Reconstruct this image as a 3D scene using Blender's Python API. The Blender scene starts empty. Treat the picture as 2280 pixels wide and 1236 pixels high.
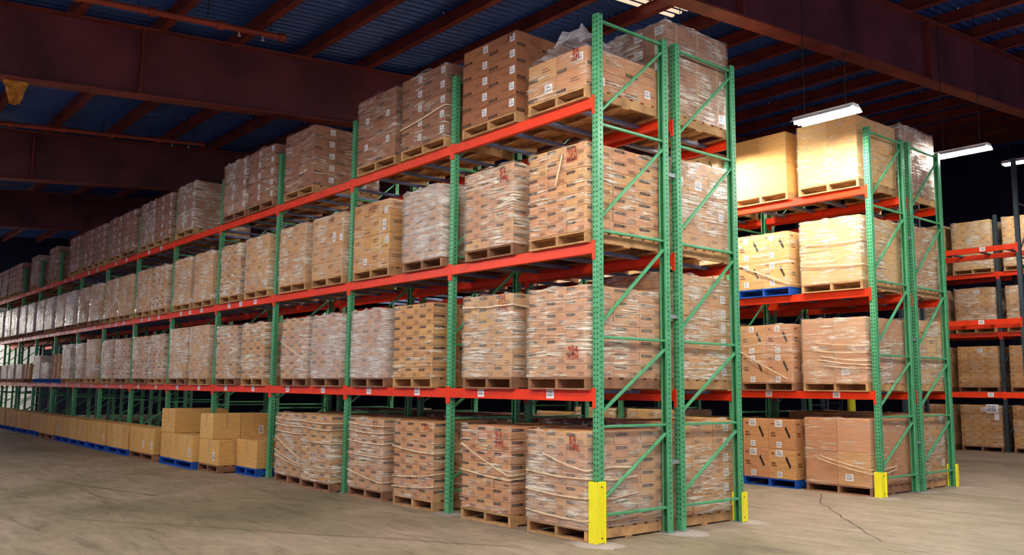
import bpy, bmesh, math, random
from mathutils import Vector, Matrix
random.seed(7)
SC = bpy.context.scene
COL = SC.collection
PI = math.pi

# ------------------------------------------------------------------ dimensions (metres)
W = 2.409            # bay pitch
D = 1.067            # frame depth
GAP = 0.1385         # gap between back to back racks
Z2, Z3, Z4 = 1.4281, 2.8696, 4.339   # beam tops
HPOST = 5.21
CW = 0.08            # column width
CAM = Vector((5.9158, -6.0375, 1.4552))
PH = 0.12            # pallet height

# ------------------------------------------------------------------ helpers
def srgb(r, g, b):
    def f(c):
        c /= 255.0
        return c / 12.92 if c <= 0.04045 else ((c + 0.055) / 1.055) ** 2.4
    return (f(r), f(g), f(b), 1.0)

class MB:
    def __init__(s): s.v = []; s.f = []; s.m = []
    def quad(s, pts, m=0):
        n = len(s.v); s.v += [tuple(p) for p in pts]; s.f.append(tuple(range(n, n + len(pts)))); s.m.append(m); return s
    def box(s, x0, x1, y0, y1, z0, z1, m=0):
        n = len(s.v)
        s.v += [(x0,y0,z0),(x1,y0,z0),(x1,y1,z0),(x0,y1,z0),(x0,y0,z1),(x1,y0,z1),(x1,y1,z1),(x0,y1,z1)]
        for f in ((0,3,2,1),(4,5,6,7),(0,1,5,4),(1,2,6,5),(2,3,7,6),(3,0,4,7)):
            s.f.append(tuple(n+i for i in f)); s.m.append(m)
        return s
    def bar(s, a, b, w, h, m=0, up=(0,0,1)):
        a = Vector(a); b = Vector(b); d = (b-a).normalized(); u = Vector(up)
        r = d.cross(u)
        if r.length < 1e-4: r = d.cross(Vector((1,0,0)))
        r.normalize(); u = r.cross(d).normalized()
        n = len(s.v)
        for p in (a, b):
            for i, j in ((-1,-1),(1,-1),(1,1),(-1,1)):
                s.v.append(tuple(p + r*(i*w/2) + u*(j*h/2)))
        for f in ((0,1,2,3),(7,6,5,4),(0,4,5,1),(1,5,6,2),(2,6,7,3),(3,7,4,0)):
            s.f.append(tuple(n+i for i in f)); s.m.append(m)
        return s
    def tube(s, a, b, r, seg=10, m=0, r2=None):
        a = Vector(a); b = Vector(b); d = (b-a).normalized()
        x = d.cross(Vector((0,0,1)))
        if x.length < 1e-4: x = d.cross(Vector((1,0,0)))
        x.normalize(); y = d.cross(x)
        n = len(s.v); r2 = r if r2 is None else r2
        for p, rr in ((a, r), (b, r2)):
            for i in range(seg):
                t = 2*PI*i/seg
                s.v.append(tuple(p + x*math.cos(t)*rr + y*math.sin(t)*rr))
        for i in range(seg):
            j = (i+1) % seg
            s.f.append((n+i, n+j, n+seg+j, n+seg+i)); s.m.append(m)
        s.f.append(tuple(n+i for i in range(seg-1,-1,-1))); s.m.append(m)
        s.f.append(tuple(n+seg+i for i in range(seg))); s.m.append(m)
        return s
    def prism(s, outline, z0, z1, m=0):      # outline in xy, counter clockwise
        n = len(s.v); k = len(outline)
        for z in (z0, z1):
            for x, y in outline: s.v.append((x, y, z))
        for i in range(k):
            j = (i+1) % k
            s.f.append((n+i, n+j, n+k+j, n+k+i)); s.m.append(m)
        s.f.append(tuple(n+i for i in range(k-1,-1,-1))); s.m.append(m)
        s.f.append(tuple(n+k+i for i in range(k))); s.m.append(m)
        return s
    def mesh(s, name, mats, bevel=0):
        me = bpy.data.meshes.new(name); me.from_pydata(s.v, [], s.f)
        for m in mats: me.materials.append(m)
        me.polygons.foreach_set('material_index', s.m)
        if bevel:
            bm = bmesh.new(); bm.from_mesh(me)
            bmesh.ops.bevel(bm, geom=[e for e in bm.edges if e.is_manifold], offset=bevel, segments=1, affect='EDGES', clamp_overlap=True)
            bm.to_mesh(me); bm.free()
        me.update(); return me

def link(name, me, parent=None, loc=(0,0,0), rz=0.0, rot=None):
    o = bpy.data.objects.new(name, me); COL.objects.link(o)
    o.location = loc
    o.rotation_euler = rot if rot else (0, 0, rz)
    if parent: o.parent = parent
    return o
def tag(o, label, cat, group=None):
    o['label'] = label; o['category'] = cat
    if group: o['group'] = group
    return o
def thing(name, label, cat, loc=(0,0,0), rz=0.0, group=None):
    o = bpy.data.objects.new(name, None); COL.objects.link(o)
    o.empty_display_size = 0.1; o.location = loc; o.rotation_euler = (0,0,rz)
    return tag(o, label, cat, group)
def struct(name, me, parent=None, loc=(0,0,0)):
    o = link(name, me, parent, loc)
    if not parent: o['kind'] = 'structure'
    return o
ORD = ['first','second','third','fourth','fifth','sixth','seventh','eighth','ninth','tenth','eleventh','twelfth',
       'thirteenth','fourteenth','fifteenth','sixteenth','seventeenth','eighteenth','nineteenth','twentieth','twenty-first','twenty-second','twenty-third','twenty-fourth','twenty-fifth','twenty-sixth','twenty-seventh','twenty-eighth','twenty-ninth','thirtieth']
LEVEL = {1: 'floor', 2: 'lowest shelf', 3: 'middle shelf', 4: 'top shelf'}

# ------------------------------------------------------------------ materials
def newmat(name):
    m = bpy.data.materials.new(name); m.use_nodes = True
    nt = m.node_tree; b = nt.nodes['Principled BSDF']
    return m, nt, b
def N(nt, t, **kw):
    n = nt.nodes.new(t)
    for k, v in kw.items():
        if k in n.inputs: n.inputs[k].default_value = v
        else: setattr(n, k, v)
    return n
def ramp(nt, stops, interp='LINEAR'):
    r = nt.nodes.new('ShaderNodeValToRGB'); r.color_ramp.interpolation = interp
    e = r.color_ramp.elements
    while len(e) > 1: e.remove(e[-1])
    e[0].position = stops[0][0]; e[0].color = stops[0][1]
    for p, c in stops[1:]:
        x = e.new(p); x.color = c
    return r
def g(v): return (v, v, v, 1)
def coords(nt, scale=(1,1,1), rot=(0,0,0), kind='Object', rnd=True):
    tc = nt.nodes.new('ShaderNodeTexCoord'); mp = nt.nodes.new('ShaderNodeMapping')
    mp.inputs['Scale'].default_value = scale; mp.inputs['Rotation'].default_value = rot
    nt.links.new(tc.outputs[kind], mp.inputs['Vector'])
    if rnd:
        oi = nt.nodes.new('ShaderNodeObjectInfo'); mu = nt.nodes.new('ShaderNodeMath'); mu.operation = 'MULTIPLY'
        mu.inputs[1].default_value = 37.0
        nt.links.new(oi.outputs['Random'], mu.inputs[0]); nt.links.new(mu.outputs[0], mp.inputs['Location'])
    return mp.outputs['Vector']
def plain(name, col, rough=0.6, metal=0.0, var=0.12, scale=6.0, bump=0.0, spec=0.4, vary=0.0):
    m, nt, b = newmat(name)
    v = coords(nt)
    n = N(nt, 'ShaderNodeTexNoise', Scale=scale, Detail=5.0); nt.links.new(v, n.inputs['Vector'])
    lo = tuple(c*(1-var) for c in col[:3]) + (1,); hi = tuple(min(1, c*(1+var)) for c in col[:3]) + (1,)
    r = ramp(nt, [(0.3, lo), (0.7, hi)]); nt.links.new(n.outputs['Fac'], r.inputs['Fac'])
    out = r.outputs['Color']
    if vary:
        oi = nt.nodes.new('ShaderNodeObjectInfo'); mr = N(nt, 'ShaderNodeMapRange'); mr.inputs['To Min'].default_value = 1-vary; mr.inputs['To Max'].default_value = 1+vary
        nt.links.new(oi.outputs['Random'], mr.inputs['Value'])
        hs = N(nt, 'ShaderNodeHueSaturation'); nt.links.new(mr.outputs['Result'], hs.inputs['Value']); nt.links.new(out, hs.inputs['Color']); out = hs.outputs['Color']
    nt.links.new(out, b.inputs['Base Color'])
    b.inputs['Roughness'].default_value = rough; b.inputs['Metallic'].default_value = metal
    b.inputs['Specular IOR Level'].default_value = spec
    if bump:
        bp = N(nt, 'ShaderNodeBump', Strength=bump, Distance=0.01); nt.links.new(n.outputs['Fac'], bp.inputs['Height']); nt.links.new(bp.outputs['Normal'], b.inputs['Normal'])
    return m
def cardboard(name, a, bcol, c):
    m, nt, b = newmat(name)
    oi = nt.nodes.new('ShaderNodeObjectInfo')
    r = ramp(nt, [(0.0, a), (0.5, bcol), (1.0, c)]); nt.links.new(oi.outputs['Random'], r.inputs['Fac'])
    v = coords(nt, (6, 6, 45))
    n = N(nt, 'ShaderNodeTexNoise', Scale=1.0, Detail=6.0, Roughness=0.65); nt.links.new(v, n.inputs['Vector'])
    mr = N(nt, 'ShaderNodeMapRange'); mr.inputs['From Min'].default_value = .25; mr.inputs['From Max'].default_value = .75
    mr.inputs['To Min'].default_value = .78; mr.inputs['To Max'].default_value = 1.16
    nt.links.new(n.outputs['Fac'], mr.inputs['Value'])
    hs = N(nt, 'ShaderNodeHueSaturation'); nt.links.new(r.outputs['Color'], hs.inputs['Color']); nt.links.new(mr.outputs['Result'], hs.inputs['Value'])
    nt.links.new(hs.outputs['Color'], b.inputs['Base Color'])
    b.inputs['Roughness'].default_value = .75; b.inputs['Specular IOR Level'].default_value = .25
    bp = N(nt, 'ShaderNodeBump', Strength=.25, Distance=.004); nt.links.new(n.outputs['Fac'], bp.inputs['Height']); nt.links.new(bp.outputs['Normal'], b.inputs['Normal'])
    return m
def filmmat(name, lo, hi, streak=.5, tint=(1.0, .93, .76), rough=.16, bump=1.0):
    m, nt, b = newmat(name)
    b.inputs['Base Color'].default_value = tint + (1,)
    b.inputs['Roughness'].default_value = rough; b.inputs['Specular IOR Level'].default_value = .9
    v = coords(nt, (2.6, 2.6, 46), (.10, -.09, 0))
    n = N(nt, 'ShaderNodeTexNoise', Scale=1.0, Detail=7.0, Roughness=.68, Distortion=1.2); nt.links.new(v, n.inputs['Vector'])
    r = ramp(nt, [(streak, g(0)), (streak+.09, g(1))]); nt.links.new(n.outputs['Fac'], r.inputs['Fac'])
    v2 = coords(nt, (2.6, 2.6, 3.2))
    n2 = N(nt, 'ShaderNodeTexNoise', Scale=1.0, Detail=3.0); nt.links.new(v2, n2.inputs['Vector'])
    r2 = ramp(nt, [(.40, g(.06)), (.60, g(1))]); nt.links.new(n2.outputs['Fac'], r2.inputs['Fac'])
    mu = N(nt, 'ShaderNodeMath', operation='MULTIPLY'); nt.links.new(r.outputs['Color'], mu.inputs[0]); nt.links.new(r2.outputs['Color'], mu.inputs[1])
    mr = N(nt, 'ShaderNodeMapRange'); mr.inputs['To Min'].default_value = lo; mr.inputs['To Max'].default_value = hi
    nt.links.new(mu.outputs[0], mr.inputs['Value'])
    bp = N(nt, 'ShaderNodeBump', Strength=bump, Distance=.012); nt.links.new(n.outputs['Fac'], bp.inputs['Height']); nt.links.new(bp.outputs['Normal'], b.inputs['Normal'])
    tr = N(nt, 'ShaderNodeBsdfTransparent'); mx = N(nt, 'ShaderNodeMixShader')
    nt.links.new(mr.outputs['Result'], mx.inputs['Fac']); nt.links.new(tr.outputs[0], mx.inputs[1]); nt.links.new(b.outputs[0], mx.inputs[2])
    gl = N(nt, 'ShaderNodeBsdfGlossy', Roughness=.18); gl.inputs['Color'].default_value = (1, .97, .9, 1)
    nt.links.new(bp.outputs['Normal'], gl.inputs['Normal'])
    m2 = N(nt, 'ShaderNodeMixShader'); m2.inputs['Fac'].default_value = .06
    nt.links.new(mx.outputs[0], m2.inputs[1]); nt.links.new(gl.outputs[0], m2.inputs[2])
    nt.links.new(m2.outputs[0], nt.nodes['Material Output'].inputs['Surface'])
    return m

M = {}
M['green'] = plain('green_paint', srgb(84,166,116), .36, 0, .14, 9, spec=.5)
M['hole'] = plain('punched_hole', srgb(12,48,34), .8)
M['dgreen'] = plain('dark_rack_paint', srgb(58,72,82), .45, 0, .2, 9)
M['galv'] = plain('galvanised_plate', srgb(150,160,160), .5, .4)
M['orange'] = plain('orange_red_paint', srgb(236,58,16), .42, 0, .10, 7, spec=.45)
M['steel'] = plain('blue_grey_steel', srgb(120,142,192), .4, 0, .2, 5)
M['yellow'] = plain('yellow_paint', srgb(255,244,46), .4, 0, .06, 5)
M['ink'] = plain('dark_ink', srgb(40,24,18), .8)
M['inkt'] = plain('light_print', srgb(160,118,88), .8)
M['fine'] = plain('fine_print', srgb(120,74,48), .8)
M['red'] = plain('red_marker', srgb(176,34,22), .8)
M['dkred'] = plain('brown_marker', srgb(110,40,20), .8)
M['white'] = plain('white_paper', srgb(242,242,244), .6, var=.03)
M['grey'] = plain('grey_print', srgb(70,72,80), .7)
M['tape'] = plain('carton_tape', srgb(205,165,115), .25, spec=.6)
M['box1'] = cardboard('tan_cardboard', srgb(212,156,114), srgb(202,142,98), srgb(214,164,106))
M['box2'] = cardboard('kraft_cardboard', srgb(212,156,92), srgb(202,144,86), srgb(218,168,98))
M['box3'] = cardboard('dimmed_brown_cardboard', srgb(170,112,80), srgb(158,104,74), srgb(178,122,82))  # darker brown stands in for the dimmer light on the top shelf
M['box4'] = cardboard('light_cardboard', srgb(226,178,104), srgb(218,168,100), srgb(230,186,114))
M['wood'] = plain('raw_pallet_wood', srgb(188,146,98), .8, 0, .3, 7, .3, vary=.15)
M['wood2'] = plain('weathered_pallet_wood', srgb(150,108,80), .85, 0, .3, 7, .3, vary=.2)
M['blue'] = plain('blue_pallet_paint', srgb(22,84,178), .6, 0, .25, 8, .2)
M['film1'] = filmmat('thin_stretch_film', .03, .85, .515)
M['film2'] = filmmat('stretch_film', .11, .92, .475)
M['film3'] = filmmat('thick_stretch_film', .15, .9, .47, (.95,.89,.76))
M['film4'] = filmmat('grey_stretch_film', .27, .9, .45, (.90,.86,.80))
M['cord'] = plain('twisted_film', srgb(238,214,178), .3, spec=.7)
M['plastic'] = filmmat('loose_clear_plastic', .35, .8, .45, (.75,.75,.78), .12, 1.0)
M['rust'] = plain('red_oxide_steel', srgb(118,50,40), .6, .1, .35, 1.6, .2)
M['rust2'] = plain('dark_oxide_steel', srgb(92,42,48), .6, .1, .5, .9, .2)
M['pipe'] = plain('oxide_pipe', srgb(150,62,40), .5, .1, .3, 2)
M['deck'] = plain('blue_roof_deck', srgb(48,80,146), .45, .2, .25, .8)
M['screw'] = plain('bright_screw', srgb(235,235,240), .3, .5)
M['lampw'] = plain('white_enamel', srgb(225,225,228), .4)
M['rag'] = plain('ochre_cloth', srgb(190,130,50), .9, 0, .3, 12, .5)
M['dkbox'] = cardboard('dark_cardboard', srgb(120,76,62), srgb(110,70,60), srgb(128,84,62))
def emis(name, col, s):
    m, nt, b = newmat(name)
    b.inputs['Base Color'].default_value = (.8,.8,.8,1)
    b.inputs['Emission Color'].default_value = col; b.inputs['Emission Strength'].default_value = s
    return m
LAMP = 145.0
M['tube'] = emis('lit_tube', (1.0, .955, .875, 1), LAMP)
M['sky'] = emis('lit_skylight', srgb(214,190,160), .42)
M['sky2'] = emis('dim_skylight', srgb(190,150,140), .05)

# floor: worn concrete
def floormat():
    m, nt, b = newmat('worn_concrete')
    tc = nt.nodes.new('ShaderNodeTexCoord'); o = tc.outputs['Object']
    def noise(sc, det, vec=None, dist=0., rough=.55):
        n = N(nt, 'ShaderNodeTexNoise', Scale=sc, Detail=det, Distortion=dist, Roughness=rough); nt.links.new(vec or o, n.inputs['Vector']); return n
    big = noise(.35, 4, dist=.6)
    r = ramp(nt, [(.25, srgb(104,100,80)), (.42, srgb(140,128,104)), (.55, srgb(162,144,126)), (.68, srgb(136,128,100)), (.8, srgb(120,114,92))])
    nt.links.new(big.outputs['Fac'], r.inputs['Fac'])
    mp = nt.nodes.new('ShaderNodeMapping'); mp.inputs['Rotation'].default_value = (0,0,.25); mp.inputs['Scale'].default_value = (.7, 3.2, 1); nt.links.new(o, mp.inputs['Vector'])
    sw = noise(1.6, 8, mp.outputs['Vector'], 1.2, .7)
    r2 = ramp(nt, [(.30, g(.34)), (.44, g(.84)), (.55, g(1.0)), (.72, g(1.3))]); nt.links.new(sw.outputs['Fac'], r2.inputs['Fac'])
    mx = N(nt, 'ShaderNodeMix', data_type='RGBA', blend_type='MULTIPLY'); mx.inputs['Factor'].default_value = .85
    nt.links.new(r.outputs['Color'], mx.inputs['A']); nt.links.new(r2.outputs['Color'], mx.inputs['B'])
    sp = noise(7, 10, None, .5, .85)
    r3 = ramp(nt, [(.32, g(.45)), (.46, g(.95)), (.68, g(1.05)), (.76, g(1.5))]); nt.links.new(sp.outputs['Fac'], r3.inputs['Fac'])
    mx2 = N(nt, 'ShaderNodeMix', data_type='RGBA', blend_type='MULTIPLY'); mx2.inputs['Factor'].default_value = .85
    nt.links.new(mx.outputs['Result'], mx2.inputs['A']); nt.links.new(r3.outputs['Color'], mx2.inputs['B'])
    nt.links.new(mx2.outputs['Result'], b.inputs['Base Color'])
    b.inputs['Roughness'].default_value = .55; b.inputs['Specular IOR Level'].default_value = .3
    bp = N(nt, 'ShaderNodeBump', Strength=.2, Distance=.01); nt.links.new(sp.outputs['Fac'], bp.inputs['Height']); nt.links.new(bp.outputs['Normal'], b.inputs['Normal'])
    return m
M['floor'] = floormat()
M['crack'] = plain('crack_dark', srgb(48,44,38), .9)
M['dust'] = plain('white_dust', srgb(168,156,148), .9)
M['wallw'] = plain('white_wall_paint', srgb(235,235,235), .7, var=.04, scale=1)
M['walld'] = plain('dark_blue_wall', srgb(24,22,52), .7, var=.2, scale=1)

# ------------------------------------------------------------------ room
X0, X1, Y0, Y1 = -37.0, 9.0, -11.0, 25.0
def zc(y, h): return CAM.z + h + .08*(y - CAM.y)
floor = struct('floor', MB().quad([(X0,Y0,0),(X1,Y0,0),(X1,Y1,0),(X0,Y1,0)]).mesh('floor', [M['floor']]))
def strip(pts, w, z=.0015):
    mb = MB()
    for (ax, ay), (bx, by) in zip(pts, pts[1:]):
        dx, dy = bx-ax, by-ay; l = math.hypot(dx, dy); nx, ny = -dy/l*w/2, dx/l*w/2
        mb.quad([(ax-nx,ay-ny,z),(bx-nx,by-ny,z),(bx+nx,by+ny,z),(ax+nx,ay+ny,z)])
    return mb
def wob(a, b, n=10, s=.03):
    return [(a[0]+(b[0]-a[0])*i/n + random.uniform(-s,s)*(0<i<n), a[1]+(b[1]-a[1])*i/n + random.uniform(-s,s)*(0<i<n)) for i in range(n+1)]
for nm, pts, w in (('crack', wob((-.9,5.35),(-.25,4.3),6)+wob((-.25,4.3),(1.55,2.3),12,.025)[1:], .011),
                   ('crack', wob((-9.0,-2.9),(-5.9,-2.1),10,.02), .02), ('crack', wob((-4.5,-3.5),(-.4,-.75),10,.03), .010),
                   ('crack', wob((-1.2,-3.8),(2.0,-1.6),8,.02), .010), ('crack', wob((1.3,8.3),(3.2,5.2),8,.05), .016),
                   ('crack', wob((-3.0,-4.8),(1.0,-4.1),8,.02), .012)):
    link(nm, strip(pts, w).mesh('crack', [M['crack']]), floor)
deck = MB(); p = .17; x = X0
while x < X1:
    a = [(x, .0), (x+.05, .0), (x+.075, .04), (x+.145, .04), (x+p, 0)]
    for (xa, ha), (xb, hb) in zip(a, a[1:]):
        deck.quad([(xa,Y0,zc(Y0,5.68+ha)),(xa,Y1,zc(Y1,5.68+ha)),(xb,Y1,zc(Y1,5.68+hb)),(xb,Y0,zc(Y0,5.68+hb))])
    x += p
ceiling = struct('ceiling', deck.mesh('ceiling', [M['deck']]))
# translucent panels let into the deck
for nm, xa, xb, ya, yb, mt in (('skylight_panel', -3.78, -2.8, 3.95, 5.75, 'sky'), ('skylight_panel', -4.2, -3.05, 14.35, 14.75, 'sky2')):
    mb = MB(); x = xa
    while x < xb:
        a = [(x, -.012), (x+.05, -.012), (x+.075, .028), (x+.145, .028), (x+p, -.012)]
        for (u, hu), (v, hv) in zip(a, a[1:]):
            mb.quad([(u,ya,zc(ya,5.68+hu)),(u,yb,zc(yb,5.68+hu)),(v,yb,zc(yb,5.68+hv)),(v,ya,zc(ya,5.68+hv))])
        x += p
    link(nm, mb.mesh(nm, [M[mt]]), ceiling)
mb = MB()
for i in range(260):
    x = random.uniform(-16, 3); y = random.choice([-.3+1.3*k for k in range(-4, 14)]) + random.choice([-.14,.14]) + random.uniform(-.02,.5)*random.choice([0,0,1]); z = zc(y, 5.67)
    r = .016
    n = len(mb.v); mb.v += [(x+r,y,z),(x-r,y,z),(x,y+r,z),(x,y-r,z),(x,y,z-1.6*r)]
    for f in ((0,2,4),(2,1,4),(1,3,4),(3,0,4)): mb.f.append(tuple(n+i for i in f)); mb.m.append(0)
o = link('deck_screws', mb.mesh('deck_screws', [M['screw']]), ceiling); o['kind'] = 'stuff'
tn = 0
def sbox(mb, xa, xb, ya, yb, ha, hb, m=0):     # box that follows the roof slope
    n = len(mb.v)
    for h in (ha, hb):
        for xx, yy in ((xa,ya),(xb,ya),(xb,yb),(xa,yb)): mb.v.append((xx,yy,zc(yy,h)))
    for f in ((0,3,2,1),(4,5,6,7),(0,1,5,4),(1,2,6,5),(2,3,7,6),(3,0,4,7)):
        mb.f.append(tuple(n+i for i in f)); mb.m.append(m)
for gx in (-1.02, -8.61, -16.54, -24.4):
    tn += 1
    e = bpy.data.objects.new('trim_%d' % tn, None); COL.objects.link(e); e['kind'] = 'structure'; e.location = (gx, 0, 0)
    mb = MB(); sbox(mb, -.012, .012, Y0, Y1, 4.33, 5.43); link('web', mb.mesh('girder_web', [M['rust2']]), e)
    mb = MB(); sbox(mb, -.14, .14, Y0, Y1, 4.30, 4.33); link('bottom_flange', mb.mesh('girder_flange', [M['rust']]), e)
    mb = MB(); sbox(mb, -.14, .14, Y0, Y1, 5.43, 5.46); link('top_flange', mb.mesh('girder_flange', [M['rust']]), e)
    for y in (-7.6, -1.9, 3.8, 9.5, 15.2, 20.9):
        mb = MB(); sbox(mb, -.12, -.0121, y-.01, y+.01, 4.33, 5.43); sbox(mb, .0121, .12, y-.01, y+.01, 4.33, 5.43)
        link('stiffener', mb.mesh('girder_stiffener', [M['rust']]), e)
y = -.3 - 1.3*7
while y < Y1-1:
    tn += 1; mb = MB(); z0 = zc(y, 5.46)
    mb.box(X0, X1, y-.06, y+.06, z0, z0+.012); mb.box(X0, X1, y-.006, y+.006, z0+.012, z0+.2); mb.box(X0, X1, y-.06, y+.06, z0+.2, z0+.212)
    struct('trim_%d' % tn, mb.mesh('roof_purlin', [M['rust']]))
    y += 1.3
# walls
mb = MB().box(X0-.1, X0, Y0, Y1, 0, 5.0)
wl = struct('wall_left', mb.mesh('wall_left', [M['walld']]))
mb = MB().box(X0+.0, X0+.04, -6.5, 2.75, 0, 4.9)
for i in range(9): mb.box(X0+.04, X0+.06, -6.5, 2.75, .5*i+.24, .5*i+.27)
struct('door_1', mb.mesh('door_1', [M['wallw']]))
mb = MB().box(X0-.1, X0, Y0, Y1, 5.0, 10.5)
link('upper_cladding', mb.mesh('upper_cladding', [M['walld']]), wl)
mb = MB()
x = X0
while x < X1:
    mb.box(x, x+.3, Y1, Y1+.1, 0, 10.5); mb.box(x+.3, x+.36, Y1-.03, Y1+.1, 0, 10.5); x += .36
struct('wall_back', mb.mesh('wall_back', [M['walld']]))

# ------------------------------------------------------------------ rack parts
def column_mesh(h, mat, flip=False, side=1):
    w, dp, t, lip = CW, .07, .004, .02
    o = [(-w/2,0),(w/2,0),(w/2,dp),(w/2-lip,dp),(w/2-lip,dp-t),(w/2-t,dp-t),(w/2-t,t),(-w/2+t,t),(-w/2+t,dp-t),(-w/2+lip,dp-t),(-w/2+lip,dp),(-w/2,dp)]
    if flip: o = [(x, -y) for x, y in o][::-1]
    mb = MB().prism(o, .008, h)
    s = -1 if flip else 1
    def dot(c, ax):
        n = len(mb.v); r = .0085
        for i in range(6):
            a = PI/3*i
            if ax == 'y': mb.v.append((c[0]+r*math.cos(a), c[1], c[2]+r*1.25*math.sin(a)))
            else: mb.v.append((c[0], c[1]+r*math.cos(a), c[2]+r*1.25*math.sin(a)))
        mb.f.append(tuple(range(n, n+6))); mb.m.append(1)
    z = .12
    while z < h-.03:
        dot((-.02, -.0006*s, z), 'y'); dot((.02, -.0006*s, z), 'y')
        dot((w/2+.0006, .035*s, z+.025), 'x'); dot((-w/2-.0006, .035*s, z+.025), 'x')
        z += .05
    return mb.mesh('column', [mat, M['hole']])
COLM = {}
def colmesh(h, key, flip):
    k = (h, key, flip)
    if k not in COLM: COLM[k] = column_mesh(h, M[key], flip)
    return COLM[k]
HB = [.25, 1.08, 1.94, 2.99, 4.07, 5.15]
BR = {}
def brace(kind, i, key, a, b):
    k = (kind, i, key)
    if k not in BR:
        BR[k] = MB().bar(a, b, .026, .036, up=(1,0,0)).mesh(kind, [M[key]], .004)
    return BR[k]
PLATE = MB().box(-.06, .06, -.055, .055, 0, .008).mesh('base_plate', [M['galv']])
def frame(x, y, label, group, h=HPOST, key='green', plate=True, dirn=1):
    """upright frame: right side of its columns at x, aisle face at y, going to y+D"""
    t = thing('rack_frame', label, 'rack frame', (x-CW/2, y, 0), 0, group)
    for yy, fl in ((0, False), (D, True)):
        c = link('column', colmesh(h, key, fl), t, (0, yy, 0))
        link('base_plate', PLATE, c, (0, .035 if not fl else -.035, 0))
    zs = [z for z in HB if z < h]
    for i, z in enumerate(zs):
        link('horizontal_brace', brace('horizontal_brace', i, key, (0,.045,z), (0,D-.045,z)), t)
    for i in range(len(zs)-1):
        a = zs[i]+.12; b = zs[i+1]-.09
        link('diagonal_brace', brace('diagonal_brace', i, key, (.0,.055,a), (.0,D-.055,b)), t)
    return t
BL = W - CW
BEAM = MB().box(-BL/2, BL/2, -.0125, .0125, -.11, 0).box(-BL/2, BL/2, .0125, .04, -.11, -.035).mesh('beam_rail', [M['orange']], .004)
BEAMB = MB().box(-BL/2, BL/2, -.04, -.0125, -.11, -.035).box(-BL/2, BL/2, -.0125, .0125, -.11, 0).mesh('beam_rail', [M['orange']], .004)
CONN = MB().box(-.0175, .0175, -.006, .006, -.175, .02).mesh('end_connector', [M['orange']], .002)
BLAB = MB().box(-.055, .055, -.002, 0, -.09, -.005).quad([(-.04,-.0024,-.03),(.04,-.0024,-.03),(.04,-.0024,-.022),(-.04,-.0024,-.022)],1)
for i in range(9):
    BLAB.quad([(-.04+i*.009,-.0024,-.07),(-.0365+i*.009+.002*(i%2),-.0024,-.07),(-.0365+i*.009+.002*(i%2),-.0024,-.042),(-.04+i*.009,-.0024,-.042)],1)
BLAB = BLAB.mesh('location_label', [M['white'], M['grey']])
def beam(xr, y, z, front, label, group, labels=()):
    """beam whose right end meets the column at xr; y = rack face plane; front True: faces -Y"""
    s = -1 if front else 1
    t = thing('rack_beam', label, 'rack beam', (xr-CW-BL/2, y, z), 0, group)
    if front: link('beam_rail', BEAM, t, (0, .0005, 0))
    else: link('beam_rail', BEAMB, t, (0, -.0005, 0))
    for sx in (-1, 1):
        link('end_connector', CONN, t, (sx*(BL/2+.0195), s*.0075, 0))
    if front:
        for lx in labels:
            o = link('location_label', BLAB, t, (lx, -.0121, 0)); o['label'] = 'white location label with dark bars'
    return t
BAR = MB().box(-.024, .024, -D/2+.016, D/2-.016, -.0348, -.0002).box(-.034, .034, -D/2+.042, D/2-.042, -.0348, -.029).mesh('support_bar', [M['steel']], .002)
BARD = MB().box(-.024, .024, -D/2+.016, D/2-.016, -.0348, -.0002).box(-.034, .034, -D/2+.042, D/2-.042, -.0348, -.029).mesh('support_bar', [M['dgreen']], .002)

def bayname(k): return 'nearest' if k == 0 else ORD[k]
def rack(name, xr, y, bays, bars=(), h=HPOST, key='green', levels=(Z2,Z3,Z4), rear=True, labelled=None, topless=False, skip_first=False):
    for k in range(bays+1):
        if k == 0 and skip_first: continue
        lab = ('%s steel upright frame at the near end of %s' % ('green' if key=='green' else 'dark', name)) if k == 0 else \
              ('%s steel upright frame, %s from the near end of %s' % ('green' if key=='green' else 'dark', ORD[k], name))
        frame(xr-k*W, y, lab, 'upright frames of '+name, h, key)
    for k in range(bays):
        for li, z in enumerate(levels):
            lx = (labelled(k, li) if labelled else ())
            beam(xr-k*W, y, z, True, 'orange front beam of %s, %s, %s bay' % (name, LEVEL[li+2], bayname(k)), 'beams of '+name, lx)
            if rear: beam(xr-k*W, y+D, z, False, 'orange rear beam of %s, %s, %s bay' % (name, LEVEL[li+2], bayname(k)), 'beams of '+name)
            if k in bars:
                for i, fx in enumerate((.15, .38, .62, .85)):
                    o = link('support_bar', BAR if key=='green' else BARD, None, (xr-k*W-CW-BL*(1-fx), y+D/2, z))
                    tag(o, 'steel support bar, %s from left, %s of %s, %s bay' % (ORD[i], LEVEL[li+2], name, bayname(k)), 'support bar', 'pallet support bars')
YA2 = D + GAP
XB, YB = -.151, 5.6439
YB2 = YB + D + GAP
XC, YC = -.66, 12.4
XD, YD = -2.66, 16.6
def labA(k, li):
    if li == 0: return (.57, -.57)
    if li == 1 and k >= 3: return (.5, -.1, -.6)
    if li == 2 and k >= 5: return (.4, -.4)
    return ()
rack('long front rack', 0, 0, 14, range(0, 9), labelled=labA)
rack('long rear rack', 0, YA2, 14, range(0, 3))
rack('second row rack', XB, YB, 3, range(0, 2), labelled=lambda k, li: (.62, -.50) if li == 0 else ())
rack('second row rear rack', XB, YB2, 3, range(0, 1))
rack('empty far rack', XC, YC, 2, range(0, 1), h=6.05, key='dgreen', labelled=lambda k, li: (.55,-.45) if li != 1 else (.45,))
rack('farthest rack', XD+W, YD, 3, range(0, 0), h=5.76, key='dgreen', skip_first=True)
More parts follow.
